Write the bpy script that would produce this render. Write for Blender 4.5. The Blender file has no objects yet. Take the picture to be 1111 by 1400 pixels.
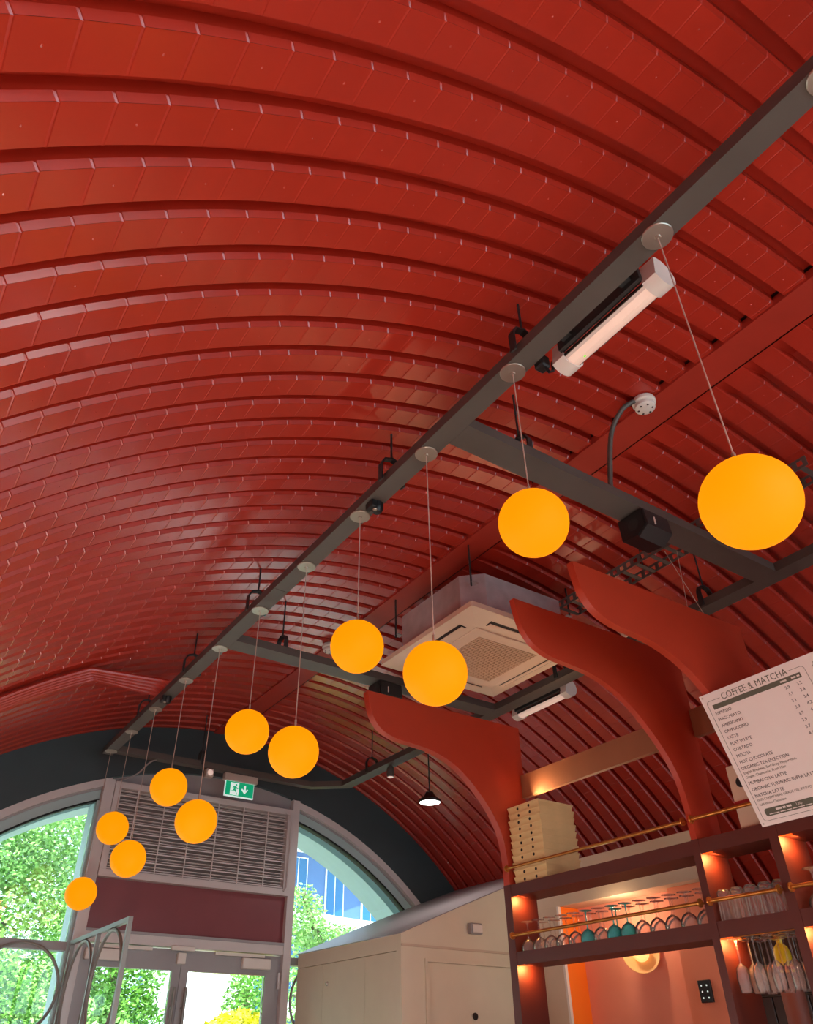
import bpy, math, random
from mathutils import Vector, Matrix
random.seed(7)
R_ = math.radians
sc = bpy.context.scene
col = sc.collection
EYE = 1.6                                   # camera height above the floor; all numbers below are metres relative to the camera
# ------------------------------------------------------------------ camera
YAW, PITCH, FPX, PPX, PPY = .577, .6172, 1038.07, 526.67, 718.23
cd = bpy.data.cameras.new('camera'); cam = bpy.data.objects.new('camera', cd); col.objects.link(cam)
cam.location = (0, 0, EYE)
fw = Vector((math.sin(YAW)*math.cos(PITCH), math.cos(YAW)*math.cos(PITCH), math.sin(PITCH)))
rt = Vector((math.cos(YAW), -math.sin(YAW), 0)); up = rt.cross(fw)
cam.rotation_euler = Matrix((rt, up, -fw)).transposed().to_euler()
cd.sensor_fit = 'HORIZONTAL'; cd.sensor_width = 36; cd.lens = 36*FPX/1111
cd.shift_x = (555.5-PPX)/1111; cd.shift_y = (PPY-700)/1111
cd.clip_start = .02; cd.clip_end = 300
sc.camera = cam
# ------------------------------------------------------------------ world, sun, exposure
wd = bpy.data.worlds.new('sky'); sc.world = wd; wd.use_nodes = True
bg = wd.node_tree.nodes['Background']; bg.inputs['Color'].default_value = (.72, .87, 1, 1); bg.inputs['Strength'].default_value = 3.0
sd = bpy.data.lights.new('sun', 'SUN'); sd.energy = 9; sd.angle = R_(.6); sd.color = (1, .95, .86)
sun = bpy.data.objects.new('sun', sd); col.objects.link(sun); sun.location = (-6, -8, 20)
sun.rotation_euler = Vector((.45, .8, -1.25)).to_track_quat('-Z', 'Y').to_euler()
vs = sc.view_settings; vs.view_transform = 'Standard'; vs.look = 'None'; vs.gamma = 1; vs.exposure = 0.28
vs.use_curve_mapping = False
sc.cycles.transparent_max_bounces = 40; sc.cycles.max_bounces = 10; sc.cycles.diffuse_bounces = 5
# one real lamp, then unseen ones added to light the room (their fittings are built further down): x, y, z of the white pendant lamps
PENDANTS = [(4.08, 5.55, 1.88), (.75, -1.6, 1.35), (2.9, -2.2, 1.9), (1.0, -3.0, 1.4)]
ADDED_PENDANT_W = 85  # watts of each added pendant
# unseen fill lamps added to brighten the vault and far wall (below the picture): x, y, z of the bowl, watts
FILL_LAMPS = [(.35, 3.0, -.25, 18), (1.15, 3.9, -.35, 19), (.5, .9, -.3, 16)]

# ------------------------------------------------------------------ materials
def lin(c):
    return tuple((v/255/12.92 if v/255 <= .04045 else ((v/255+.055)/1.055)**2.4) for v in c)
def mat(name, rgb, rough=.5, metal=0, noise=.06, nscale=6, bump=0, bscale=40, emis=None, es=0, spec=.5, coat=0):
    m = bpy.data.materials.new(name); m.use_nodes = True
    nt = m.node_tree; b = nt.nodes['Principled BSDF']
    b.inputs['Roughness'].default_value = rough; b.inputs['Metallic'].default_value = metal
    b.inputs['Specular IOR Level'].default_value = spec; b.inputs['Coat Weight'].default_value = coat
    c = lin(rgb)
    tc = nt.nodes.new('ShaderNodeTexCoord')
    if noise:
        n = nt.nodes.new('ShaderNodeTexNoise'); n.inputs['Scale'].default_value = nscale; n.inputs['Detail'].default_value = 4
        nt.links.new(tc.outputs['Object'], n.inputs['Vector'])
        r = nt.nodes.new('ShaderNodeValToRGB'); nt.links.new(n.outputs['Fac'], r.inputs['Fac'])
        r.color_ramp.elements[0].position = .3; r.color_ramp.elements[1].position = .7
        r.color_ramp.elements[0].color = (*[v*(1-noise) for v in c], 1); r.color_ramp.elements[1].color = (*[min(1, v*(1+noise)) for v in c], 1)
        nt.links.new(r.outputs['Color'], b.inputs['Base Color'])
    else:
        b.inputs['Base Color'].default_value = (*c, 1)
    if bump:
        n2 = nt.nodes.new('ShaderNodeTexNoise'); n2.inputs['Scale'].default_value = bscale; nt.links.new(tc.outputs['Object'], n2.inputs['Vector'])
        bp = nt.nodes.new('ShaderNodeBump'); bp.inputs['Strength'].default_value = bump; bp.inputs['Distance'].default_value = .004
        nt.links.new(n2.outputs['Fac'], bp.inputs['Height']); nt.links.new(bp.outputs['Normal'], b.inputs['Normal'])
    if emis:
        b.inputs['Emission Color'].default_value = (*lin(emis), 1); b.inputs['Emission Strength'].default_value = es
    return m
def glassy(name, tint, gloss=.9, rough=.02, ior=1.45, body=0):
    m = bpy.data.materials.new(name); m.use_nodes = True; nt = m.node_tree
    nt.nodes.remove(nt.nodes['Principled BSDF'])
    t = nt.nodes.new('ShaderNodeBsdfTransparent'); t.inputs['Color'].default_value = (*tint, 1)
    g = nt.nodes.new('ShaderNodeBsdfGlossy'); g.inputs['Roughness'].default_value = rough; g.inputs['Color'].default_value = (gloss, gloss, gloss, 1)
    f = nt.nodes.new('ShaderNodeFresnel'); f.inputs['IOR'].default_value = ior
    x = nt.nodes.new('ShaderNodeMixShader')
    src = t
    if body:
        d = nt.nodes.new('ShaderNodeBsdfDiffuse'); d.inputs['Color'].default_value = (*[min(1, v) for v in tint], 1)
        x2 = nt.nodes.new('ShaderNodeMixShader'); x2.inputs[0].default_value = body
        nt.links.new(t.outputs[0], x2.inputs[1]); nt.links.new(d.outputs[0], x2.inputs[2]); src = x2
    nt.links.new(f.outputs[0], x.inputs[0]); nt.links.new(src.outputs[0], x.inputs[1]); nt.links.new(g.outputs[0], x.inputs[2])
    nt.links.new(x.outputs[0], nt.nodes['Material Output'].inputs['Surface'])
    return m
M = dict(
    uplight=mat('fill_lamp_bowl', (230, 220, 205), .5, noise=.02, emis=(255, 225, 190), es=2.5),  # glowing lens of the added fill lamps
    vault=mat('red_painted_steel', (172, 46, 30), .27, noise=.05, nscale=2.5, spec=.9),
    band=mat('red_painted_flashing', (165, 48, 32), .5),
    shell=mat('dark_backing', (60, 18, 14), .9),
    redled=mat('orange_led', (255, 90, 20), .4, noise=0, emis=(255, 90, 20), es=1.2),
    fin=mat('red_painted_fin', (178, 56, 30), .45, noise=.04),
    fascia=mat('tan_board', (150, 96, 66), .5, noise=.06),
    shelf=mat('oxblood_shelf', (86, 31, 20), .5, noise=.06),
    rail=mat('dark_bronze_rail', (84, 78, 72), .5, noise=.08),
    black=mat('black_plastic', (22, 22, 23), .45),
    bracket=mat('black_bracket', (40, 40, 40), .5),
    nickel=mat('brushed_nickel', (190, 182, 170), .35, metal=.85),
    cable=mat('clear_cable', (190, 165, 150), .4),
    globe=mat('orange_glass_globe', (190, 70, 0), .65, noise=0, spec=.12, emis=(255, 156, 2), es=.82),
    white=mat('white_plastic', (226, 218, 208), .4, noise=.03),
    lens=mat('frosted_lens', (232, 214, 204), .3, noise=.05, emis=(255, 220, 205), es=.35),
    led_green=mat('green_led', (90, 220, 30), .4, noise=0, emis=(120, 255, 40), es=1.0),
    acwhite=mat('warm_white_panel', (228, 205, 180), .45, noise=.03),
    acslot=mat('dark_slot', (40, 34, 32), .6),
    acgrill=mat('grille_white', (205, 176, 148), .5),
    galv=mat('galvanised_steel', (186, 182, 182), .4, metal=.25, noise=.12, nscale=14),
    gable=mat('charcoal_green_wall', (56, 70, 73), .6, noise=.05),
    frame=mat('pale_grey_aluminium', (208, 200, 197), .4, noise=.03),
    framedark=mat('grey_aluminium', (160, 156, 156), .45, noise=.03),
    gasket=mat('black_gasket', (16, 20, 22), .7),
    canopy=mat('pale_blue_soffit', (168, 190, 190), .6, noise=.02),
    maroon=mat('maroon_panel', (132, 66, 70), .4, noise=.03),
    slat=mat('louvre_slat', (222, 214, 210), .45, noise=.03),
    louvback=mat('louvre_back', (120, 110, 106), .7),
    cream=mat('cream_paint', (222, 210, 184), .6, noise=.02),
    beige=mat('beige_paint', (206, 184, 158), .6, noise=.02),
    roofgrey=mat('grey_cap', (150, 140, 142), .4, noise=.02),
    pink=mat('pink_plaster', (236, 152, 126), .7, noise=.03, nscale=3),
    coral=mat('coral_plaster', (240, 142, 106), .7, noise=.03, nscale=3),
    orange=mat('orange_paint', (255, 128, 22), .6, noise=.03),
    brass=mat('aged_brass', (196, 128, 60), .3, metal=.8, noise=.08, nscale=20),
    card=mat('kraft_card', (222, 190, 132), .75, noise=.04, nscale=12),
    tan=mat('tan_shade', (240, 190, 124), .5, noise=.03),
    hole=mat('vent_hole', (24, 16, 12), .9),
    board=mat('menu_board', (236, 222, 214), .45, noise=.015),
    ink=mat('ink_dark', (46, 40, 36), .7, noise=0),
    inkgreen=mat('ink_olive', (96, 94, 78), .7, noise=0),
    inkwhite=mat('ink_white', (226, 214, 204), .7, noise=0),
    exitgreen=mat('exit_green', (4, 160, 112), .4, noise=0, emis=(10, 190, 135), es=.35),
    exitwhite=mat('exit_white', (230, 245, 240), .4, noise=0, emis=(220, 245, 240), es=.5),
    exitbox=mat('exit_housing', (186, 172, 160), .5),
    lampwhite=mat('lamp_lens', (255, 255, 255), .4, noise=0, emis=(255, 255, 250), es=6),
    warmled=mat('warm_led', (255, 180, 110), .4, noise=0, emis=(255, 200, 120), es=1.0),
    floor=mat('pale_concrete', (205, 196, 186), .6, noise=.05, nscale=2),
    counter=mat('counter_front', (120, 60, 44), .6),
    tile=mat('brown_glazed_tile', (62, 40, 30), .25, noise=.12, nscale=9),
    grout=mat('grout', (96, 78, 60), .8),
    screen=mat('steel_screen', (138, 134, 128), .45, metal=.3),
    glass=glassy('window_glass', (.93, 1.0, 1.0)),
    clear=glassy('clear_glass', (.985, .96, .94), 1.0, .12, 1.18, .07),
    teal=glassy('teal_glass', (.30, .85, .85), 1.0, .1, 1.2, .22),
    coverglass=glassy('clear_cover', (.96, .93, .9), .9, .05),
    leaf1=mat('leaf_green', (120, 176, 70), .5, noise=.35, nscale=3),
    leaf2=mat('leaf_bright', (152, 196, 110), .5, noise=.35, nscale=3),
    leaf3=mat('leaf_yellow', (216, 208, 40), .5, noise=.3, nscale=3),
    leaf4=mat('leaf_deep', (82, 140, 84), .5, noise=.35, nscale=3),
    leaf5=mat('leaf_pale', (176, 206, 166), .5, noise=.3, nscale=3),
    leaf6=mat('leaf_rust', (206, 160, 70), .5, noise=.3, nscale=3),
    bark=mat('bark', (120, 104, 88), .9, noise=.2, nscale=8),
    paving=mat('pale_paving', (196, 192, 184), .8, noise=.1, nscale=1),
    bwall=mat('blue_grey_cladding', (74, 106, 150), .6, noise=.06, nscale=.5),
    bslab=mat('white_slab', (240, 240, 240), .6, noise=.03),
    bglass=mat('blue_tinted_glazing', (36, 96, 140), .2, noise=.1, nscale=.4),
    bwhite=mat('white_render', (250, 250, 250), .7, noise=.02),
    yellow=mat('yellow_glass', (214, 178, 40), .25),
    redlabel=mat('red_label', (170, 30, 28), .6),
    bluecar=mat('blue_car_paint', (30, 110, 210), .25, noise=.03),
    paper=mat('cream_carton', (222, 196, 168), .6),
)
# ------------------------------------------------------------------ mesh helpers
ORG = {}
def world_of(o): return ORG.get(o.name, Vector((0, 0, 0)))
class MB:
    def __init__(s): s.v = []; s.f = []
    def add(s, vs_, fs):
        n = len(s.v); s.v += [tuple(v) for v in vs_]; s.f += [tuple(i+n for i in f) for f in fs]; return s
    def box(s, x0, x1, y0, y1, z0, z1):
        return s.add([(x0,y0,z0),(x1,y0,z0),(x1,y1,z0),(x0,y1,z0),(x0,y0,z1),(x1,y0,z1),(x1,y1,z1),(x0,y1,z1)],
                     [(0,3,2,1),(4,5,6,7),(0,1,5,4),(1,2,6,5),(2,3,7,6),(3,0,4,7)])
    def bbox(s, x0, x1, y0, y1, z0, z1, b):
        # chamfered box: chamfer on all 12 edges
        X, Y, Z = (x0, x1), (y0, y1), (z0, z1); c = [(x0+x1)/2, (y0+y1)/2, (z0+z1)/2]
        pts = {}; vs_ = []
        for i in (0, 1):
            for j in (0, 1):
                for k in (0, 1):
                    sx, sy, sz = (1-2*i), (1-2*j), (1-2*k)
                    p = (X[i], Y[j], Z[k])
                    for ax in range(3):
                        q = [p[0]+sx*b, p[1]+sy*b, p[2]+sz*b]; q[ax] = p[ax]
                        pts[i, j, k, ax] = len(vs_); vs_.append(tuple(q))
        fs = []
        for ax in range(3):
            o = [a for a in range(3) if a != ax]
            for sgn in (0, 1):
                loop = []
                for a, b2 in ((0,0),(1,0),(1,1),(0,1)):
                    key = [0,0,0]; key[ax] = sgn; key[o[0]] = a; key[o[1]] = b2; loop.append(pts[(*key, ax)])
                fs.append(tuple(loop))
            for a in (0, 1):
                for b2 in (0, 1):
                    k0 = [0,0,0]; k1 = [0,0,0]; k0[ax] = 0; k1[ax] = 1
                    for k in (k0, k1): k[o[0]] = a; k[o[1]] = b2
                    fs.append((pts[(*k0, o[0])], pts[(*k1, o[0])], pts[(*k1, o[1])], pts[(*k0, o[1])]))
        for i in (0, 1):
            for j in (0, 1):
                for k in (0, 1): fs.append((pts[i,j,k,0], pts[i,j,k,1], pts[i,j,k,2]))
        return s.add(vs_, fs)
    def tube(s, path, r, n=8, cap=True):
        path = [Vector(p) for p in path]; rings = []; prev = None
        rs = r if isinstance(r, (list, tuple)) else [r]*len(path)
        for i, p in enumerate(path):
            d = (path[min(i+1, len(path)-1)]-path[max(i-1, 0)]).normalized()
            if prev is None:
                a = Vector((0, 0, 1)) if abs(d.z) < .9 else Vector((1, 0, 0)); u = d.cross(a).normalized()
            else:
                u = (prev-d*prev.dot(d)).normalized()
            w = d.cross(u); prev = u
            rings.append([p+(u*math.cos(t)+w*math.sin(t))*rs[i] for t in [2*math.pi*k/n for k in range(n)]])
        vs_ = [q for rg in rings for q in rg]; fs = []
        for i in range(len(path)-1):
            for k in range(n): fs.append((i*n+k, i*n+(k+1) % n, (i+1)*n+(k+1) % n, (i+1)*n+k))
        if cap: fs += [tuple(range(n-1, -1, -1)), tuple((len(path)-1)*n+k for k in range(n))]
        return s.add(vs_, fs)
    def lathe(s, prof, c, n=24, axis='z'):
        vs_ = []; fs = []; m = len(prof)
        for k in range(n):
            t = 2*math.pi*k/n; ct, st = math.cos(t), math.sin(t)
            for r, h in prof:
                if axis == 'z': vs_.append((c[0]+r*ct, c[1]+r*st, c[2]+h))
                elif axis == 'x': vs_.append((c[0]+h, c[1]+r*ct, c[2]+r*st))
                else: vs_.append((c[0]+r*ct, c[1]+h, c[2]+r*st))
        for k in range(n):
            k2 = (k+1) % n
            for i in range(m-1):
                if prof[i][0] < 1e-6 and prof[i+1][0] < 1e-6: continue
                fs.append((k*m+i, k2*m+i, k2*m+i+1, k*m+i+1))
        return s.add(vs_, fs)
    def prism(s, poly, ax, a, b):
        # poly in the two other axes, extruded along ax from a to b
        def P(u, w, t): return {'x': (t, u, w), 'y': (u, t, w), 'z': (u, w, t)}[ax]
        n = len(poly)
        return s.add([P(u, w, a) for u, w in poly]+[P(u, w, b) for u, w in poly],
                     [tuple(range(n-1, -1, -1)), tuple(range(n, 2*n))]+[(i, (i+1) % n, n+(i+1) % n, n+i) for i in range(n)])
    def arc(s, cx, cz, r0, r1, y0, y1, a0, a1, n=48):
        # ring segment in the XZ plane, extruded along Y
        for k in range(n):
            t0 = a0+(a1-a0)*k/n; t1 = a0+(a1-a0)*(k+1)/n
            p = [(cx+r*math.cos(t), cz+r*math.sin(t)) for r, t in ((r0, t0), (r1, t0), (r1, t1), (r0, t1))]
            vs_ = [(u, y0, w) for u, w in p]+[(u, y1, w) for u, w in p]
            fs = [(3,2,1,0),(4,5,6,7),(0,1,5,4),(2,3,7,6),(1,2,6,5),(3,0,4,7)]
            s.add(vs_, fs)
        return s
    def xf(s, mtx):
        s.v = [tuple(mtx @ Vector(v)) for v in s.v]; return s
    def build(s, name, m, parent=None, smooth=False, kind=None, origin=None):
        if parent is not None: o0 = world_of(parent)
        elif origin is not None: o0 = Vector(origin)
        else:
            xs = [v[0] for v in s.v]; ys = [v[1] for v in s.v]; zs = [v[2] for v in s.v]
            o0 = Vector(((min(xs)+max(xs))/2, (min(ys)+max(ys))/2, min(zs)))
        me = bpy.data.meshes.new(name)
        me.from_pydata([(v[0]-o0.x, v[1]-o0.y, v[2]-o0.z) for v in s.v], [], s.f)
        me.update()
        import bmesh
        bm = bmesh.new(); bm.from_mesh(me); bmesh.ops.recalc_face_normals(bm, faces=bm.faces); bm.to_mesh(me); bm.free()
        if smooth:
            for p in me.polygons: p.use_smooth = True
            try: me.set_sharp_from_angle(angle=R_(40))
            except Exception: pass
        me.materials.append(M[m] if isinstance(m, str) else m)
        o = bpy.data.objects.new(name, me); col.objects.link(o)
        if parent is not None: o.parent = parent
        else: o.location = (o0.x, o0.y, o0.z+EYE)
        ORG[o.name] = o0
        if kind: o['kind'] = kind
        return o
def tag(o, label, cat, group=None):
    o['label'] = label; o['category'] = cat
    if group: o['group'] = group
    return o
def thing(name, label, cat, loc, group=None):
    o = bpy.data.objects.new(name, None); col.objects.link(o); o.empty_display_size = .05
    o.location = (loc[0], loc[1], loc[2]+EYE); ORG[o.name] = Vector(loc)
    return tag(o, label, cat, group)
def struct(name, loc=(0, 0, 0)):
    o = bpy.data.objects.new(name, None); col.objects.link(o); o['kind'] = 'structure'
    o.location = (loc[0], loc[1], loc[2]+EYE); ORG[o.name] = Vector(loc); return o
def copy_tree(o, loc, label=None, parent=None):
    c = o.copy(); col.objects.link(c)
    if parent is None:
        c.location = (loc[0], loc[1], loc[2]+EYE); ORG[c.name] = Vector(loc)
        if label: c['label'] = label
    else: c.parent = parent
    for ch in list(o.children): copy_tree(ch, None, None, c)
    return c
def light(name, kind, loc, energy, color=(1, 1, 1), size=.2, size_y=None, direction=(0, 0, -1), spread=None):
    l = bpy.data.lights.new(name, kind); l.energy = energy; l.color = color
    if kind == 'AREA':
        l.size = size
        if size_y: l.shape = 'RECTANGLE'; l.size_y = size_y
        else: l.shape = 'DISK'
        if spread: l.spread = spread
    else: l.shadow_soft_size = size
    o = bpy.data.objects.new(name, l); col.objects.link(o); o.location = (loc[0], loc[1], loc[2]+EYE)
    o.rotation_euler = Vector(direction).to_track_quat('-Z', 'Y').to_euler()
    return o
def bez(P, n=10):
    # Catmull-Rom through the points
    out = []
    for i in range(len(P)-1):
        p0 = P[max(i-1, 0)]; p1 = P[i]; p2 = P[i+1]; p3 = P[min(i+2, len(P)-1)]
        for k in range(n):
            t = k/n
            out.append(tuple(.5*((2*b)+(-a+c)*t+(2*a-5*b+4*c-d)*t*t+(-a+3*b-3*c+d)*t**3) for a, b, c, d in zip(p0, p1, p2, p3)))
    out.append(tuple(P[-1])); return out

# ================================================================== THE VAULT
XC, ZC, RV = 2.649, -1.08, 3.681
W = 6.83                    # far gable wall
YN = -4.2                   # near gable wall, behind the camera
PIT = .149                  # pitch of the corrugations
FLOOR = -EYE
SEG = .0334
PH_L = math.acos((2.485-XC)/RV); PH_R = math.acos((2.68-XC)/RV)
def strip_mesh(ph0, ph1, first, margin=0):
    # one curved tray: flat pan, groove, groove walls; crimp ridges across it
    prof = [(0, 0, .7), (.094, 0, .4), (.0945, .05, 0), (.139, .05, 0), (.1395, .0165, 1.6), (.1488, 0.0006, 1.3)]
    rows = [(ph0, 0)]; sgn = 1 if ph1 > ph0 else -1
    a = ph0+sgn*first
    while (ph1-a)*sgn > .003:
        rows += [(a-sgn*.0012, 0), (a, 1), (a+sgn*.0012, 0)]; a += sgn*SEG
    rows.append((ph1, 0))
    mb = MB(); npf = len(prof)
    for ph, cr in rows:
        dist = abs(ph-ph0)*RV
        for y, d, k in prof:
            dd = d
            if margin and dist < margin and d > 0: dd = .0
            r = RV+dd-(.0026*k if cr and not (margin and dist < margin) else 0)
            mb.v.append((XC+r*math.cos(ph), y, ZC+r*math.sin(ph)))
    for i in range(len(rows)-1):
        for j in range(npf-1): mb.f.append((i*npf+j, i*npf+j+1, (i+1)*npf+j+1, (i+1)*npf+j))
    # rivet heads along the pan
    a = ph0+sgn*(first+SEG*.5)
    while (ph1-a)*sgn > .003:
        n0 = len(mb.v); da = .0035/RV
        for yy, aa, h in ((.043, 0, 0), (.047, da, 0), (.051, 0, 0), (.047, -da, 0), (.047, 0, .0022)):
            r = RV-.0003-h; mb.v.append((XC+r*math.cos(a+aa), yy, ZC+r*math.sin(a+aa)))
        for q in range(4): mb.f.append((n0+q, n0+(q+1) % 4, n0+4))
        a += sgn*SEG*2
    return mb
ceiling = MB().arc(XC, ZC, RV+.06, RV+.14, YN, W+.25, 0, math.pi, 64).build('ceiling', 'shell', kind='structure', origin=(XC, 0, ZC))
base_l = base_r = None
k0 = math.floor((YN-1.141)/PIT)+1
NS = int((W-(1.141+k0*PIT))/PIT)+1
for i in range(NS):
    y = 1.141+(k0+i)*PIT
    if base_l is None:
        base_l = strip_mesh(PH_L, math.pi, .005).build('ceiling_panel', 'vault', ceiling)
        base_r = strip_mesh(PH_R, .0, .048, .15).build('ceiling_panel', 'vault', ceiling)
        bl, br = base_l, base_r
    else:
        bl, br = base_l.copy(), base_r.copy(); col.objects.link(bl); col.objects.link(br)
    bl.location.y = y; br.location.y = y
zt = ZC+RV
MB().box(2.485, 2.573, YN, W, zt-.014, zt+.03).build('crown_strip', 'band', ceiling)
MB().box(2.576, 2.664, YN, W, zt-.008, zt+.03).build('crown_strip', 'band', ceiling)
# low side walls and floor
MB().box(XC-RV-.15, XC-RV, YN, W, FLOOR, ZC+.02).build('wall_left', 'vault', kind='structure')
MB().box(XC+RV, XC+RV+.15, YN, W, FLOOR, ZC+.02).build('wall_right', 'vault', kind='structure')
MB().box(XC-RV-.15, XC+RV+.15, YN-.2, W+.3, FLOOR-.15, FLOOR).build('floor', 'floor', kind='structure')

# ================================================================== FAR GABLE
RW = 3.268
gable = struct('wall_far', (XC, W, FLOOR))
MB().arc(XC, ZC, RW, RV+.04, W, W+.25, -.05, math.pi+.05, 72).build('gable_ring', 'gable', gable)
# window arch frame
def win_frame(name):
    return struct(name, (XC, W, ZC))
def in_arch(x, r): return ZC+math.sqrt(max(0, r*r-(x-XC)**2))
PXL0, PXL1 = 1.575, 1.66        # left post of the entrance bay
PXR0, PXR1 = 3.37, 3.44         # right post
TZ = .735                        # transom height
def arch_pane(x0, x1, zb, r, y, n=24):
    xs = [x0+(x1-x0)*k/n for k in range(n+1)]
    poly = [(x, zb) for x in (x0, x1)]+[(x, max(zb+.01, in_arch(x, r))) for x in reversed(xs)]
    return MB().prism(poly, 'y', y, y+.012)
for nm, x0, x1, a0, a1 in (('window_1', XC-RW+.02, PXL0, None, None), ('window_2', PXR1, XC+RW-.02, None, None)):
    wn = win_frame(nm)
    if nm == 'window_1': t0, t1 = math.acos((PXL1-.02-XC)/RW), math.pi
    else: t0, t1 = 0, math.acos((PXR0+.02-XC)/RW)
    fr = MB().arc(XC, ZC, RW-.062, RW-.001, W+.01, W+.16, t0, t1, 40).build('arch_frame', 'frame', wn)
    MB().arc(XC, ZC, RW-.078, RW-.0625, W+.05, W+.15, t0, t1, 40).build('gasket', 'framedark', wn)
    MB().arc(XC, ZC, RW-.15, RW-.0785, W+.06, W+.16, t0, t1, 40).build('inner_frame', 'canopy', wn)
    MB().arc(XC, ZC, RW-.165, RW-.1505, W+.065, W+.14, t0, t1, 40).build('gasket', 'gasket', wn)
    MB().box(x0, x1, W+.03, W+.13, TZ-.03, TZ+.03).build('transom', 'framedark', wn)
    MB().box(x0, x1, W+.03, W+.14, FLOOR, FLOOR+.1).build('sill', 'framedark', wn)
    if nm == 'window_1': xs0, xs1 = XC-RW+.18, PXL0-.0205
    else: xs0, xs1 = PXR1+.0205, XC+RW-.18
    arch_pane(xs0, xs1, TZ+.03, RW-.16, W+.09).build('pane', 'glass', wn)
    MB().prism([(xs0, FLOOR+.1), (xs1, FLOOR+.1), (xs1, TZ-.03), (xs0, TZ-.03)], 'y', W+.09, W+.102).build('pane', 'glass', wn)
    if nm == 'window_1':
        MB().box(PXL0-.02, PXL0-.001, W+.025, W+.30, FLOOR, in_arch(PXL0-.03, RW-.16)).build('jamb', 'canopy', wn)
    else:
        MB().box(PXR1+.001, PXR1+.02, W+.025, W+.30, FLOOR, in_arch(PXR1+.03, RW-.16)).build('jamb', 'canopy', wn)
    # steel rings set in front of the lower panes
    rr = .30
    cxs = [1.245-.66*k for k in range(3)] if nm == 'window_1' else [3.765+.66*k for k in range(3)]
    for cx in cxs:
        MB().tube([(cx+rr*math.cos(t), W-.02, .44+rr*math.sin(t)) for t in [2*math.pi*k/40 for k in range(41)]], .011, 8, False).build('ring', 'screen', wn, True)
# canopy soffit running on outside the arch
MB().arc(XC, ZC, RW-.165, RW-.05, W+.26, W+.62, 0, math.pi, 64).build('trim_1', 'canopy', kind='structure')
# entrance bay
ent = struct('trim_2', (PXL0, W, FLOOR))
MB().box(PXL0, PXL1, W-.03, W+.15, FLOOR, in_arch(PXL0, RW)-.005).build('post', 'frame', ent)
MB().box(PXR0, PXR1, W-.03, W+.15, FLOOR, in_arch(PXR1, RW)-.005).build('post', 'frame', ent)
MB().box(PXL1, PXR0, W-.02, W+.14, .775, .865).build('head_bar', 'frame', ent)
MB().box(PXL1, PXR0, W-.028, W-.0201, .845, .865).build('head_lip', 'framedark', ent)
MB().box(PXL1, PXR0, W+.02, W+.1, .866, 1.235).build('infill_panel', 'maroon', ent)
arch_pane(PXL1, PXR0, 1.99, RW-.004, W+.04).build('arch_infill', 'framedark', ent)
# louvre
lv = thing('louvre_grille', 'pale grey ventilation louvre with horizontal slats above the maroon panel', 'vent', (2.51, W, 1.236))
MB().box(PXL1+.002, PXR0-.002, W-.05, W+.03, 1.236, 1.29).build('frame_bar', 'frame', lv)
MB().box(PXL1+.002, PXR0-.002, W-.05, W+.03, 1.935, 1.985).build('frame_bar', 'frame', lv)
for xa in (PXL1+.002, PXR0-.057): MB().box(xa, xa+.055, W-.05, W+.03, 1.2905, 1.9345).build('frame_bar', 'frame', lv)
MB().box(PXL1+.002, PXR0-.002, W+.031, W+.041, 1.236, 1.985).build('backing', 'louvback', lv)
sl0 = None; nsl = 27
for k in range(nsl):
    z = 1.302+(1.925-1.302)*k/(nsl-1)
    if sl0 is None or k % 3 == 0:
        sl = MB().add([(PXL1+.058, W-.03, z-.004), (PXR0-.058, W-.03, z-.004), (PXR0-.058, W+.03, z+.010), (PXL1+.058, W+.03, z+.010),
                       (PXL1+.058, W-.03, z+.006 if k % 3 == 0 else z), (PXR0-.058, W-.03, z+.006 if k % 3 == 0 else z), (PXR0-.058, W+.03, z+.014), (PXL1+.058, W+.03, z+.014)],
                      [(0,3,2,1),(4,5,6,7),(0,1,5,4),(1,2,6,5),(2,3,7,6),(3,0,4,7)]).build('slat', 'slat', lv)
    else:
        sl = MB().box(PXL1+.058, PXR0-.058, W+.0, W+.03, z-.003, z+.003).build('slat', 'slat', lv)
    sl0 = sl
for k in range(6):
    x = 1.87+.248*k
    MB().box(x-.004, x+.004, W-.042, W-.034, 1.29, 1.935).build('guide_wire', 'slat', lv)
MB().tube([(3.285, W-.06, 1.94), (3.33, W-.065, 1.93), (3.345, W-.065, 1.85), (3.335, W-.065, 1.30), (3.31, W-.06, 1.27)], .008, 8).build('control_cable', 'frame', lv, True)
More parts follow.
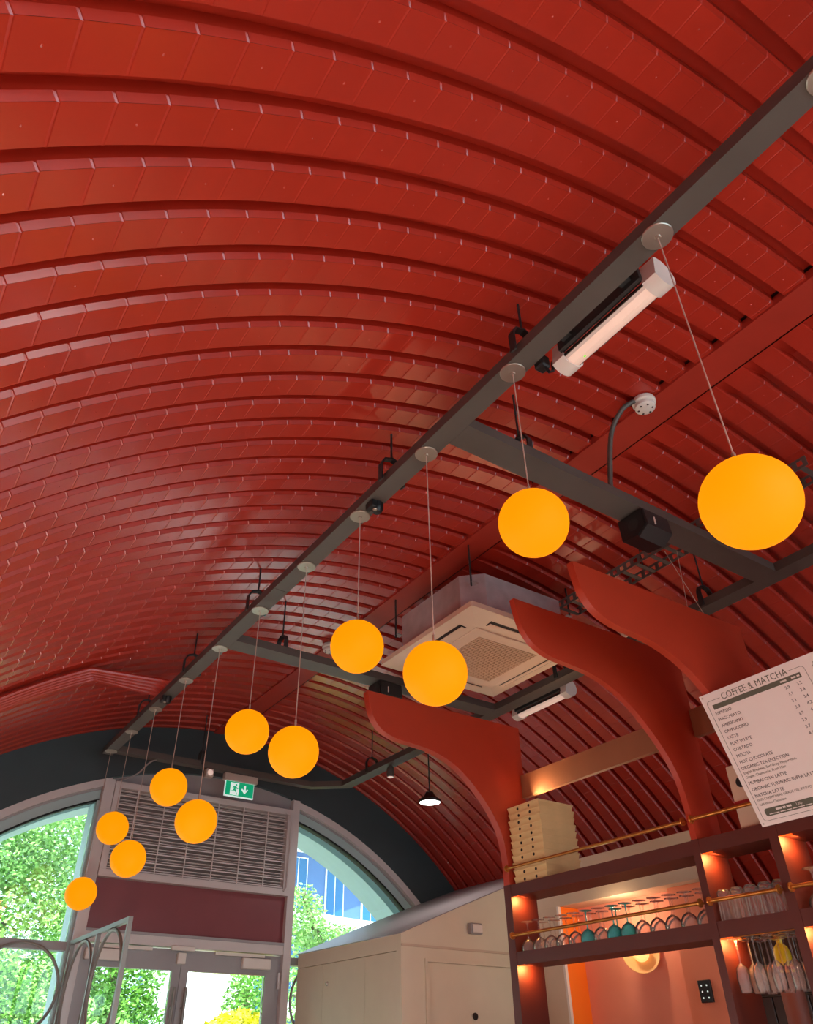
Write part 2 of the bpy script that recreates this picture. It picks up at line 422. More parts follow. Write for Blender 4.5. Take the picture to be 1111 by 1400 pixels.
# doors
dr = struct('door_1', (2.51, W, FLOOR))
def leaf(x0, x1, side):
    zt_ = .765; st = .085 if side < 0 else .085
    lf = struct('x'); bpy.data.objects.remove(lf)
    g0, g1 = (x0+.13, x1-.065) if side < 0 else (x0+.065, x1-.13)
    mb = MB(); mb.box(x0, g0, W+.02, W+.075, FLOOR+.01, zt_); mb.box(g1, x1, W+.02, W+.075, FLOOR+.01, zt_)
    mb.box(g0, g1, W+.02, W+.075, .615, zt_); mb.box(g0, g1, W+.02, W+.075, FLOOR+.01, FLOOR+.25)
    l = mb.build('door_leaf', 'framedark', dr)
    MB().box(g0+.0005, g1-.0005, W+.04, W+.052, FLOOR+.2505, .6145).build('pane', 'glass', l)
    hx = x1-.045 if side < 0 else x0+.045
    MB().tube([(hx, W-.035, -.5), (hx, W-.035, .5)], .013, 10).build('pull_handle', 'screen', l, True)
    for hz in (-.4, .36): MB().tube([(hx, W-.035, hz), (hx-(0 if side < 0 else .0), W+.03, hz)], .009, 8).build('handle_standoff', 'screen', l, True)
    if side > 0:
        MB().bbox(3.0, 3.26, W-.03, W+.018, .655, .735, .006).build('door_closer', 'white', l)
        MB().box(2.75, 3.2, W-.02, W+.018, .742, .766).build('closer_arm', 'white', l)
        for hz in (.58, -.1): MB().tube([(x1-.012, W+.0, hz-.06), (x1-.012, W+.0, hz+.06)], .012, 8).build('hinge', 'frame', l, True)
    else:
        MB().bbox(x0+.03, x0+.33, W-.03, W+.018, .655, .735, .006).build('door_closer', 'white', l)
        MB().box(x0+.1, x0+.55, W-.02, W+.018, .742, .766).build('closer_arm', 'white', l)
        MB().bbox(x1-.05, x1+.02, W-.03, W+.018, .66, .74, .005).build('latch_box', 'white', l)
leaf(PXL1+.003, 2.478, -1); leaf(2.482, PXR0-.003, 1)
MB().bbox(2.36, 2.56, W-.05, W-.021, .752, .785, .005).build('door_sensor', 'white', dr)

# ================================================================== NEAR GABLE (behind the camera): wall with a wide glazed opening
nw = struct('wall_near', (XC, YN, FLOOR))
MB().arc(XC, ZC, RW, RV+.04, YN-.25, YN, -.05, math.pi+.05, 48).build('gable_ring', 'gable', nw)
nwin = struct('window_3', (XC, YN, FLOOR))
for x in (XC-1.7, XC, XC+1.7): MB().box(x-.04, x+.04, YN-.2, YN-.1, FLOOR, in_arch(x, RW)).build('mullion', 'frame', nwin)
MB().box(XC-RW, XC+RW, YN-.2, YN-.1, .7, .78).build('transom', 'frame', nwin)
arch_pane(XC-RW+.01, XC+RW-.01, FLOOR, RW, YN-.16, 40).build('pane', 'glass', nwin)

# ================================================================== LIGHTING RAIL FRAME
RX0, RX1 = 1.43, 1.515; RZ = 2.1; RT = .05
rf = thing('suspended_rail_frame', 'dark bronze rectangular rail frame hung under the red vault', 'rail frame', (1.47, 3.2, RZ))
def rail_box(x0, x1, y0, y1, ax):
    mb = MB(); z0, z1 = RZ, RZ+RT
    mb.box(x0, x1, y0, y1, z0, z0+.006)
    if ax == 'y': mb.box(x0, x0+.006, y0, y1, z0+.0061, z1); mb.box(x1-.006, x1, y0, y1, z0+.0061, z1); mb.box(x0+.0061, x0+.02, y0, y1, z1-.005, z1); mb.box(x1-.02, x1-.0061, y0, y1, z1-.005, z1)
    else: mb.box(x0, x1, y0, y0+.006, z0+.0061, z1); mb.box(x0, x1, y1-.006, y1, z0+.0061, z1)
    mb.build('rail', 'rail', rf)
XRR0, XRR1 = 3.55, 3.655
rail_box(RX0, RX1, -3.6, 3.30, 'y'); rail_box(RX0, RX1, 3.303, 6.50, 'y')
rail_box(RX1+.001, XRR0-.001, 1.715, 1.845, 'x'); rail_box(RX1+.001, XRR0-.001, 3.99, 4.12, 'x'); rail_box(RX1+.001, 3.33, 6.37, 6.45, 'x')
rail_box(XRR0, XRR1, -3.6, 1.714, 'y'); rail_box(XRR0, XRR1, 1.7145, 4.12, 'y'); rail_box(XRR0, XRR1, 4.1205, 6.2, 'y')
MB().prism([(3.331, 6.37), (XRR0, 6.2005), (XRR1, 6.2005), (XRR1, 6.215), (3.36, 6.45), (3.331, 6.45)], 'z', RZ, RZ+RT).build('corner_rail', 'rail', rf)
def hanger(x, y, ax, ztop=None):
    w = .058; pts = []
    loop = [(-w, RZ+.01), (-w, RZ+.10), (-w*.7, RZ+.135), (0, RZ+.15), (w*.7, RZ+.135), (w, RZ+.10), (w, RZ+.01)]
    mb = MB()
    for (a, za), (b, zb) in zip(loop[:-1], loop[1:]):
        d = .014; th = .004
        nx, nz = (zb-za), -(b-a); L = math.hypot(nx, nz); nx, nz = nx/L*th, nz/L*th
        q = [(a-nx, za-nz), (b-nx, zb-nz), (b+nx, zb+nz), (a+nx, za+nz)]
        if ax == 'y': mb.prism([(x+u, v_) for u, v_ in q], 'y', y-d, y+d)
        else: mb.prism([(y+u, v_) for u, v_ in q], 'x', x-d, x+d)
    h = mb.build('hanger', 'bracket', rf)
    ztop = ztop or ZC+math.sqrt((RV+.02)**2-(x-XC)**2)
    MB().tube([(x, y, RZ+.145), (x, y, ztop)], .005, 6).build('hanger_rod', 'bracket', h)
for y in (-.6, 1.32, 2.21, 3.62, 4.62, 5.55): hanger(1.472, y, 'y')
for y in (2.17, 3.35, 5.75): hanger(3.60, y, 'y')
for x, y in ((1.86, 1.78), (1.85, 4.055), (2.25, 6.41)): hanger(x, y, 'x')
# black sensors / spot heads on the rail
def sensor(x, y, label):
    t = thing('track_sensor', label, 'sensor', (x, y, RZ-.05), 'black sensors on the rail')
    MB().lathe([(0, 0), (.018, .002), (.026, .012), (.03, .03), (.03, .0495), (0, .0495)], (x, y, RZ-.05), 16).build('dome', 'black', t, True)
    MB().lathe([(0, -.004), (.008, -.004), (.011, 0), (0, 0)], (x-.018, y-.012, RZ-.045), 12).build('lens', 'nickel', t, True)
    MB().bbox(x-.045, x-.02, y-.03, y+.03, RZ-.04, RZ-.001, .004).build('bracket', 'black', t)
sensor(1.49, 2.36, 'black round sensor under the long rail between third and fourth globe canopies')
sensor(1.47, 5.06, 'black round sensor under the far part of the long rail by the red pipes')

# ------------------------------------------------------------------ globe pendants
GY = [.716, 1.397, 1.949, 2.482, 3.011, 3.566, 4.141, 4.715, 5.319, 5.865, 6.397]
GZ = [1.063, 1.411, 1.103, 1.426, 1.13, 1.392, 1.071, 1.394, 1.086, 1.386, 1.031]
words = ['nearest and largest', 'second nearest', 'third nearest', 'fourth nearest', 'fifth nearest', 'sixth nearest', 'seventh nearest', 'eighth nearest', 'third from the far end', 'second from the far end', 'farthest and lowest']
GR = .112
canopy_prof = [(0, 0), (.012, 0), (.013, -.006), (.046, -.007), (.047, -.001), (.047, .0), (0, .0)]
def sphere_prof(r, n=20): return [(r*math.sin(math.pi*k/n), -r*math.cos(math.pi*k/n)) for k in range(n+1)]
can0 = glb0 = None
for i, (y, z) in enumerate(zip(GY+[.16], GZ+[1.4])):
    x = 1.474
    lab = (f"orange glowing glass globe pendant, {words[i]} of the row" if i < 11 else 'globe pendant whose nickel canopy shows at the upper right corner')
    t = thing('globe_pendant', lab, 'pendant lamp', (x, y, RZ-.002), 'orange globe pendants along the rail')
    if can0 is None:
        can0 = MB().lathe([(0, -.010), (.008, -.010), (.010, -.005), (.046, -.004), (.048, -.002), (.048, .0015), (0, .0015)], (x, y, RZ-.002), 32).build('canopy', 'nickel', t, True)
        glb0 = MB().lathe(sphere_prof(GR, 24), (x, y, RZ-.002), 40).build('globe', 'globe', t, True)
        glb0.location.z = z-RZ+.002; gl = glb0
    else:
        c = can0.copy(); col.objects.link(c); c.parent = t; c.matrix_parent_inverse.identity()
        gl = glb0.copy(); col.objects.link(gl); gl.parent = t; gl.location.z = z-RZ+.002
    MB().tube([(x, y, RZ-.01), (x, y, z+GR+.028)], .0022, 6).build('cable', 'cable', t, True)
    MB().lathe([(0, -.006), (.009, -.006), (.009, .004), (.005, .006), (.005, .035), (0, .036)], (x, y, z+GR), 12).build('ferrule', 'nickel', t, True)

# ------------------------------------------------------------------ emergency battens
def batten(x, y0, y1, z, label, flip=1):
    # tube-shaped fitting: long axis along y, fixed to the rail side; lens faces down and away from the rail
    t = thing('emergency_batten', label, 'light fitting', (x, (y0+y1)/2, z-.05), 'emergency light battens on the rails')
    def sec(r): # D shaped section: flat back up-left, round lens
        pts = [(-.030*r, .062*r), (.052*r, .062*r)] if False else []
        ang = [(-140+ (260)*k/14) for k in range(15)]
        return [(x+r*.062*math.cos(R_(a))*flip, z+r*.062*math.sin(R_(a))) for a in ang]
    MB().prism(sec(1.0), 'y', y0, y0+.055).build('end_cap', 'white', t, True)
    MB().prism(sec(1.0), 'y', y1-.055, y1).build('end_cap', 'white', t, True)
    MB().prism(sec(.90), 'y', y0+.0555, y1-.0555).build('cover', 'coverglass', t, True)
    MB().prism([(x-.028*flip, z-.046), (x+.0*flip, z-.053), (x+.034*flip, z-.041), (x+.052*flip, z-.012), (x+.030*flip, z-.01), (x-.028*flip, z-.02)], 'y', y0+.056, y1-.056).build('light_strip', 'lens', t)
    for k, o in enumerate((-.052, -.044, -.036)):
        MB().box(min(x+o*flip, x+(o+.004)*flip), max(x+o*flip, x+(o+.004)*flip), y0+.056, y1-.056, z-.010-k*.011, z-.004-k*.008).build('fin_strip', 'black', t)
    MB().lathe([(0, -.006), (.006, -.004), (.007, .0), (0, .0)], (x+.012*flip, y1-.10, z-.044), 10).build('indicator', 'led_green', t, True)
    bk = MB().box(min(x-.06*flip, x-.045*flip), max(x-.06*flip, x-.045*flip), y0+.05, y1-.05, z-.02, z+.05).build('back_channel', 'bracket', t)
    for yy in (y0+.1, y1-.1): MB().box(min(x-.085*flip, x-.0605*flip), max(x-.085*flip, x-.0605*flip), yy-.02, yy+.02, z+.0, z+.04).build('mount', 'bracket', t)
batten(1.602, .80, 1.275, 2.115, 'clear tube emergency light with white end caps on the near rail')
batten(3.742, 3.42, 3.98, 2.115, 'small tube emergency light on the right rail beyond the air conditioner')
jb = thing('cable_gland', 'black cable gland and loop beside the near emergency light', 'cable gland', (1.535, 1.30, 2.05))
MB().bbox(1.516, 1.56, 1.285, 1.33, 2.075, 2.13, .006).build('gland_box', 'black', jb)
MB().tube([(1.54, 1.30, 2.08), (1.55, 1.29, 2.05), (1.565, 1.285, 2.06), (1.565, 1.28, 2.1)], .006, 8).build('loop', 'black', jb, True)

# ------------------------------------------------------------------ loudspeakers
def speaker(x, y, label):
    t = thing('loudspeaker', label, 'speaker', (x, y, 1.965), 'loudspeakers under the cross rails')
    MB().prism([(y-.075, 2.09), (y+.06, 2.09), (y+.055, 1.975), (y-.03, 1.965), (y-.085, 2.0)], 'x', x-.055, x+.12).build('cabinet', 'black', t)
    MB().prism([(y-.088, 2.085), (y-.0765, 2.0855), (y-.086, 2.0), (y-.033, 1.964), (y-.035, 1.955), (y-.096, 1.995)], 'x', x-.05, x+.115).build('grille', 'bracket', t)
    MB().bbox(x+.0, x+.006, y-.100, y-.094, 2.01, 2.05, .001).build('badge', 'white', t)
    MB().lathe([(0, 0), (.03, 0), (.03, .012), (.022, .012), (.02, .004), (0, .004)], (x-.0555, y-.02, 2.03), 16, 'x').xf(Matrix.Identity(4)).build('side_knob', 'bracket', t, True)
    MB().box(x-.02, x+.06, y-.02, y+.03, 2.0905, 2.0995).build('mount', 'black', t)
speaker(2.57, 1.79, 'black loudspeaker under the near cross rail beside the bent conduit')
speaker(2.60, 4.06, 'black loudspeaker under the middle cross rail above the far red fin')

# ------------------------------------------------------------------ smoke detectors
def detector(x, y, z, label):
    t = thing('smoke_detector', label, 'smoke detector', (x, y, z), 'white smoke detectors')
    MB().lathe([(0, 0), (.052, 0), (.055, -.006), (.055, -.022), (.05, -.026), (0, -.026)], (x, y, z), 24).build('base', 'white', t, True)
    MB().lathe([(0, -.026), (.036, -.0265), (.047, -.034), (.047, -.05), (.04, -.056), (0, -.058)], (x, y, z), 24).build('head', 'white', t, True)
    for k in range(6):
        a = k*math.pi/3
        MB().box(x+.032*math.cos(a)-.004, x+.032*math.cos(a)+.004, y+.032*math.sin(a)-.004, y+.032*math.sin(a)+.004, z-.0585, z-.055).build('vent_slot', 'acslot', t)
detector(2.46, 1.52, zt-.013, 'white smoke detector at the vault crown beside the bent black conduit')
detector(2.49, 4.60, zt-.013, 'white smoke detector at the vault crown behind a globe pendant')
cdt = MB().tube(bez([(2.36, 1.73, 2.151), (2.36, 1.725, 2.20), (2.35, 1.66, 2.42), (2.36, 1.58, 2.52), (2.40, 1.53, 2.56)], 8), .012, 10)
tag(cdt.build('conduit', 'rail', None, True), 'bent dark conduit rising from the near cross rail to the smoke detector', 'conduit')

# ------------------------------------------------------------------ air conditioner
AX0, AX1, AY0, AY1, AZ = 2.455, 3.40, 2.88, 3.83, 2.10
ac = thing('air_conditioner', 'white four-way ceiling cassette air conditioner with steel body, hung on rods', 'air conditioner', ((AX0+AX1)/2, (AY0+AY1)/2, AZ))
def octo(x0, x1, y0, y1, c): return [(x0+c, y0), (x1-c, y0), (x1, y0+c), (x1, y1-c), (x1-c, y1), (x0+c, y1), (x0, y1-c), (x0, y0+c)]
MB().prism(octo(AX0+.06, AX1-.06, AY0+.06, AY1-.06, .11), 'z', AZ+.045, AZ+.31).build('body', 'galv', ac)
MB().prism(octo(AX0, AX1, AY0, AY1, .012), 'z', AZ+.012, AZ+.044).build('panel', 'acwhite', ac)
# lower bezel ring with four slots and a raised centre
mb = MB()
cx, cy = (AX0+AX1)/2, (AY0+AY1)/2
s0, s1 = .472, .33
mb.add([(cx+a*s0, cy+b*s0, AZ+.011) for a, b in ((-1,-1),(1,-1),(1,1),(-1,1))]+[(cx+a*s1, cy+b*s1, AZ-.006) for a, b in ((-1,-1),(1,-1),(1,1),(-1,1))],
       [(0,1,5,4),(1,2,6,5),(2,3,7,6),(3,0,4,7),(4,5,6,7),(3,2,1,0)]).build('bezel', 'acwhite', ac)
for a in range(4):
    u = [(0,-1),(1,0),(0,1),(-1,0)][a]; w = (-u[1], u[0])
    def P(al, out, z): return (cx+u[0]*out+w[0]*al, cy+u[1]*out+w[1]*al, z)
    z_o = lambda out: AZ+.011-(s0-out)/(s0-s1)*.017
    MB().add([P(-.27, .352, z_o(.352)-.003), P(.27, .352, z_o(.352)-.003), P(.27, .40, z_o(.40)-.003), P(-.27, .40, z_o(.40)-.003),
              P(-.27, .352, z_o(.352)+.004), P(.27, .352, z_o(.352)+.004), P(.27, .40, z_o(.40)+.004), P(-.27, .40, z_o(.40)+.004)],
             [(0,3,2,1),(4,5,6,7),(0,1,5,4),(1,2,6,5),(2,3,7,6),(3,0,4,7)]).build('air_slot', 'acslot', ac)
    MB().add([P(-.265, .356, z_o(.356)-.007), P(.265, .356, z_o(.356)-.007), P(.265, .384, z_o(.384)-.010), P(-.265, .384, z_o(.384)-.010),
              P(-.265, .356, z_o(.356)-.004), P(.265, .356, z_o(.356)-.004), P(.265, .384, z_o(.384)-.006), P(-.265, .384, z_o(.384)-.006)],
             [(0,3,2,1),(4,5,6,7),(0,1,5,4),(1,2,6,5),(2,3,7,6),(3,0,4,7)]).build('flap', 'acwhite', ac)
ct = MB().bbox(cx-.31, cx+.31, cy-.31, cy+.31, AZ-.016, AZ-.0065, .004).build('intake_panel', 'acwhite', ac)
for k in range(26):
    y = cy-.23+.46*k/25
    MB().box(cx-.23, cx+.23, y-.0045, y+.0045, AZ-.021, AZ-.0162).build('grille_bar', 'acgrill', ct)
for a, b in ((-1,-1),(1,-1),(-1,1),(1,1)):
    px_, py_ = cx+a*.40, cy+b*.40
    MB().box(min(px_, px_-a*.04), max(px_, px_-a*.04), py_-.02, py_+.02, AZ+.22, AZ+.226).build('lug', 'galv', ac)
    MB().tube([(px_, py_, AZ+.20), (px_, py_, ZC+math.sqrt((RV+.02)**2-(px_-XC)**2))], .006, 6).build('hanger_rod', 'bracket', ac)
# condensate pump box and pipe beside the unit
# ------------------------------------------------------------------ cable tray over the bar
tr = thing('cable_tray', 'perforated grey steel cable tray running over the bar behind the fins', 'cable tray', (3.2, 2.4, 2.27))
for xx in (3.12, 3.27):
    mb = MB(); z0, z1 = 2.27, 2.325
    mb.box(xx, xx+.003, 1.2, 2.84, z0, z0+.014); mb.box(xx, xx+.003, 1.2, 2.84, z1-.014, z1)
    y = 1.2
    while y < 2.83: mb.box(xx, xx+.003, y, y+.022, z0+.0141, z1-.0141); y += .05
    mb.build('side_rail', 'rail', tr)
y = 1.22
while y < 2.83:
    MB().box(3.1231, 3.2699, y, y+.025, 2.272, 2.275).build('rung', 'rail', tr); y += .1
for yy in (1.5, 2.25): MB().tube([(3.2, yy, 2.275), (3.2, yy, ZC+math.sqrt((RV+.02)**2-(3.2-XC)**2))], .004, 6).build('hanger_rod', 'bracket', tr)
for a, b in (((3.2, 2.02, 2.272), (3.16, 2.02, 1.885)), ((3.15, 2.06, 2.272), (3.24, 1.99, 1.885))):
    w_ = MB().tube([a, b], .0016, 5).build('hanging_wire', 'cable')
    tag(w_, 'thin steel wire from the cable tray to the near fin, ' + ('upright one' if a[0] == 3.2 else 'slanting one'), 'wire')

# ------------------------------------------------------------------ red conduit bundle on the left vault
pb = thing('pipe_bundle', 'five red painted conduits running side by side down the left vault', 'pipes', (.9, 5.1, 2.1))
for k in range(5):
    y0 = 4.93+.062*k
    pts = []
    a0 = math.pi-.05; x_e = .90+.02*k; a1 = math.acos((x_e-XC)/(RV-.035))
    for j in range(33):
        a = a0+(a1-a0)*j/32; r = RV-.035
        pts.append((XC+r*math.cos(a), y0, ZC+r*math.sin(a)))
    pts += [(1.425, y0+.03, 2.168)]
    MB().tube(pts, .017, 8).build('conduit', 'vault', pb, True)
MB().box(.86, .90, 4.88, 5.24, 2.16, 2.17).build('saddle', 'vault', pb)

# ------------------------------------------------------------------ pendant lamps: first one real, the others unseen and added for light
hb0 = None
for i, (x, y, z) in enumerate(PENDANTS):
    lab = ['round white pendant lamp lit over the storeroom, hung on a black rod', 'unseen white pendant lamp added behind the camera at the left', 'unseen white pendant lamp added behind the camera at the right', 'unseen white pendant lamp added at the near gable'][i]
    t = thing('pendant_lamp', lab, 'pendant lamp', (x, y, z), 'white pendant work lamps')
    MB().lathe([(.092, .0), (.10, .004), (.10, .02), (.075, .035), (.05, .055), (.035, .09), (0, .092)], (x, y, z), 28).build('housing', 'black', t, True)
    MB().lathe([(0, .001), (.07, .001), (.091, .003), (.091, .012), (0, .012)], (x, y, z), 28).build('lens', 'lampwhite', t, True)
    ztop = ZC+math.sqrt((RV+.02)**2-(x-XC)**2)
    MB().tube([(x, y, z+.09), (x, y, ztop)], .006, 8).build('rod', 'black', t, True)
    light('pendant_light', 'AREA', (x, y, z-.012), ADDED_PENDANT_W if i else 6, (1, .95, .9), .17)

# ------------------------------------------------------------------ added fill lamps on stands, out of view
for i, (x, y, z, w_) in enumerate(FILL_LAMPS):
    t = thing('fill_lamp', ['unseen added fill lamp by the left wall', 'unseen added fill lamp near the entrance', 'unseen added fill lamp beside the camera'][i], 'floor lamp', (x, y, FLOOR), 'added fill lamps')
    MB().lathe([(0, 0), (.14, 0), (.14, .015), (.02, .03), (0, .03)], (x, y, FLOOR), 24).build('base', 'black', t, True)
    MB().tube([(x, y, FLOOR+.028), (x, y, z-.05)], .012, 10).build('pole', 'black', t, True)
    MB().lathe([(0, -.05), (.03, -.05), (.10, .0), (.13, .05), (.125, .05), (.095, .004), (0, -.03)], (x, y, z), 28).build('bowl', 'black', t, True)
    MB().lathe([(0, .0), (.05, -.004), (.09, .008), (.09, .012), (0, .012)], (x, y, z), 24).build('lens', 'uplight', t, True)
    light('fill_lamp_light', 'POINT', (x, y, z+.11), w_, (1, .94, .87), .09)
# ------------------------------------------------------------------ exit sign, small emergency spot
ex = thing('exit_sign', 'green running-man exit sign with down arrow, hung under the far rail', 'exit sign', (2.63, 6.41, 1.92))
MB().bbox(2.478, 2.795, 6.38, 6.44, 2.035, 2.099, .006).build('housing', 'exitbox', ex)
MB().box(2.497, 2.768, 6.40, 6.42, 1.905, 2.034).build('edge_plate', 'exitwhite', ex)
MB().box(2.501, 2.764, 6.3975, 6.3999, 1.913, 2.032).build('face', 'exitgreen', ex)
MB().box(2.545, 2.625, 6.3955, 6.3974, 1.918, 2.022).build('doorway', 'exitwhite', ex)
def flat(pts, name, m, par, y): return MB().prism([(2.50+u, 1.913+v_) for u, v_ in pts], 'y', y, y+.0012).build(name, m, par)
hd = MB().lathe([(0, 0), (.0075, 0), (.0075, .0012), (0, .0012)], (2.60, 6.394, 2.006), 14, 'y').build('figure_head', 'exitgreen', ex)
flat([(.083, .080), (.098, .083), (.108, .066), (.120, .068), (.121, .062), (.106, .057), (.099, .066), (.094, .052), (.104, .036), (.113, .012), (.105, .010), (.095, .032), (.080, .044), (.073, .034), (.055, .034), (.055, .040), (.069, .042), (.080, .064), (.076, .068), (.066, .056), (.060, .060), (.070, .076)], 'figure', 'exitgreen', ex, 6.394)
flat([(.172, .095), (.190, .095), (.190, .055), (.207, .070), (.212, .060), (.181, .025), (.150, .060), (.155, .070), (.172, .055)], 'arrow', 'exitwhite', ex, 6.3955)
es = thing('emergency_spot', 'small square twin spot fitting under the far rail left of the exit sign', 'light fitting', (2.33, 6.40, 2.02))
MB().bbox(2.30, 2.37, 6.37, 6.44, 2.03, 2.099, .006).build('body', 'exitbox', es)
MB().lathe([(0, 0), (.022, 0), (.026, .006), (0, .006)], (2.335, 6.363, 2.064), 14, 'y').build('lens', 'lens', es, True)
fc = thing('flexible_cable', 'grey cable drooping from the far rail end to the arch frame', 'cable', (1.75, 6.43, 1.98))
MB().tube(bez([(1.86, 6.41, 2.10), (1.82, 6.46, 2.08), (1.76, 6.55, 2.0), (1.70, 6.72, 1.99), (1.67, W-.01, 1.99)], 6), .006, 6).build('flex', 'framedark', fc, True)
cs = thing('track_spot', 'small hanging track spot on the far right rail', 'spot light', (3.56, 5.75, 2.0))
MB().lathe([(0, .0), (.03, .002), (.034, .03), (.03, .075), (.012, .098), (0, .0985)], (3.60, 5.45, 2.0), 16).build('head', 'rail', cs, True)
MB().lathe([(0, -.004), (.022, -.004), (.026, .0), (0, .0)], (3.60, 5.45, 2.0), 16).build('lens', 'lens', cs, True)

# ================================================================== STOREROOM (cream enclosure in the far right corner)
KX, KY = 3.5, 5.17
def roofz(x): return .779+.40*(x-KX)-.012*(x-KX)**2
kr = XC+RV-.02
st = struct('wall_storeroom', (KX, KY, FLOOR))
xs = [KX+(5.95-KX)*k/16 for k in range(17)]
DX0, DX1, DZ = 3.725, 4.62, .61
# front wall around the door
mb = MB()
mb.prism([(KX, FLOOR), (DX0, FLOOR), (DX0, roofz(DX0)), (KX, roofz(KX))], 'y', KY, KY+.06)
mb.prism([(DX0, DZ), (DX1, DZ)]+[(x, roofz(x)) for x in (DX1, 4.3, 4.0, DX0)], 'y', KY, KY+.06)
mb.prism([(DX1, FLOOR), (5.9, FLOOR), (5.9, roofz(5.9)), (5.3, roofz(5.3)), (DX1, roofz(DX1))], 'y', KY, KY+.06)
mb.build('front_wall', 'cream', st)
MB().box(KX-.002, 5.2, KY-.012, KY-.0005, .70, .715).build('joint_strip', 'beige', st)
MB().box(DX0+.0003, DX1-.0003, KY+.022, KY+.055, FLOOR, DZ-.0003).build('door_leaf', 'cream', st)
MB().box(DX0-.02, DX0-.0005, KY-.014, KY-.0005, FLOOR, DZ+.02).build('architrave', 'cream', st)
MB().box(DX0, DX1, KY-.014, KY-.0005, DZ+.0005, DZ+.02).build('architrave', 'cream', st)
MB().box(KX+.0, DX0-.02, KY-.006, KY-.0005, .215, .225).build('joint_strip', 'beige', st)
MB().lathe([(0, 0), (.022, 0), (.024, .006), (0, .006)], (4.16, KY-.012+.02, .285), 18, 'y').build('lock', 'black', st, True)
# left side in three panels
for a, b in ((KY, 5.66), (5.663, 6.31), (6.313, W-.06)):
    MB().box(KX-.0, KX+.05, a+ (.0605 if a == KY else 0), b, FLOOR, .67).build('side_panel', 'cream', st)
MB().box(KX, KX+.05, KY+.0605, W-.06, .674, .7795).build('side_panel', 'cream', st)
MB().lathe([(0, -.012), (.011, -.012), (.014, -.004), (.018, 0), (0, 0)], (KX, 6.24, .53), 14, 'x').build('knob', 'nickel', st, True)
# sloping roof
mb = MB(); n = len(xs)
for y in (KY, W-.002):
    for x in xs: mb.v.append((x, y, roofz(x)+.001))
    for x in xs: mb.v.append((x, y, roofz(x)+.006))
for i in range(n-1):
    mb.f += [(i, i+1, 2*n+i+1, 2*n+i), (n+i, 3*n+i, 3*n+i+1, n+i+1), (i, n+i, n+i+1, i+1), (2*n+i, 2*n+i+1, 3*n+i+1, 3*n+i)]
mb.f += [(0, 2*n, 3*n, n), (n-1, 2*n-1, 4*n-1, 3*n-1)]
mb.build('sloping_cap', 'roofgrey', st, True)
dv = thing('wall_sounder', 'small white square alarm unit on the cream storeroom wall', 'alarm', (4.175, KY-.02, .815))
MB().bbox(4.118, 4.232, KY-.05, KY-.001, .815, .89, .006).build('casing', 'framedark', dv)
MB().bbox(4.128, 4.222, KY-.062, KY-.0505, .822, .883, .004).build('cover', 'white', dv)

# ================================================================== WALLS BEHIND THE BAR
bw = struct('wall_bar', (4.6, 4.0, FLOOR))
RZt = .98
mb = MB(); mb.box(4.6, 4.68, 3.3, 5.17, RZt, 1.275); mb.build('beige_bulkhead', 'beige', bw)
MB().box(4.6, 4.68, 4.66, 5.169, FLOOR, RZt-.0005).build('beige_wall', 'beige', bw)
MB().box(4.585, 4.61, 4.64, 4.6595, FLOOR, RZt-.0005).build('jamb_trim', 'white', bw)
MB().box(4.611, 4.80, 4.645, 4.6595, FLOOR, RZt-.0005).build('orange_jamb', 'orange', bw)
MB().box(4.80, 4.86, 3.4, 4.6595, FLOOR, RZt+.05).build('pink_wall', 'pink', bw)
MB().box(4.70, 4.7995, 3.4, 3.70, FLOOR, RZt-.0005).build('coral_wall', 'coral', bw)
MB().box(4.6805, 4.7995, 3.30, 4.66, RZt+.001, RZt+.05).build('recess_ceiling', 'beige', bw)
# sconce
sn = thing('wall_sconce', 'tilted cream disc wall sconce glowing on the pink wall', 'wall lamp', (4.74, 4.02, .64))
tilt = Matrix.Translation((4.715, 4.03, .615)) @ Matrix.Rotation(R_(38), 4, 'Z') @ Matrix.Rotation(R_(-80), 4, 'Y')
MB().lathe([(0, .004), (.10, .006), (.122, .022), (.125, .02), (.105, 0), (0, -.004)], (0, 0, 0), 32).xf(tilt).build('dish', 'tan', sn, True)
MB().lathe([(0, .05), (.045, .04), (.055, .02), (.05, .006), (0, .006)], (0, 0, 0), 24).xf(tilt).build('diffuser', 'warmled', sn, True)
MB().tube([(4.72, 4.03, .615), (4.799, 4.03, .62)], .02, 10).build('arm', 'cream', sn, True)
light('sconce_light', 'POINT', (4.56, 4.06, .84), 4, (1, .72, .45), .04)
# keypad
kp = thing('keypad', 'black wall keypad with white dots on the coral wall', 'keypad', (4.695, 3.545, .32))
MB().bbox(4.682, 4.6995, 3.505, 3.595, .31, .43, .003).build('plate', 'black', kp)
for a in range(2):
    for b in range(3):
        MB().lathe([(0, 0), (.005, 0), (.005, .0015), (0, .0015)], (4.6805, 3.53+.04*a, .335+.033*b), 10, 'x').build('button', 'exitwhite', kp)
# tiled splashback behind the bar
sp = struct('wall_splashback', (3.95, 1.7, -.7))
MB().box(3.96, 4.02, .2, 2.75, -.7, .52).build('backing', 'grout', sp)
t0 = None; tw, th, gp = .058, .235, .006
for r in range(5):
    for c in range(39):
        if t0 is None:
            t0 = MB().bbox(3.946, 3.9595, .25, .25+tw, -.69, -.69+th, .002).build('tile', 'tile', sp); tl = t0
        else:
            tl = t0.copy(); col.objects.link(tl)
        tl.location = (0, c*(tw+gp), r*(th+gp))

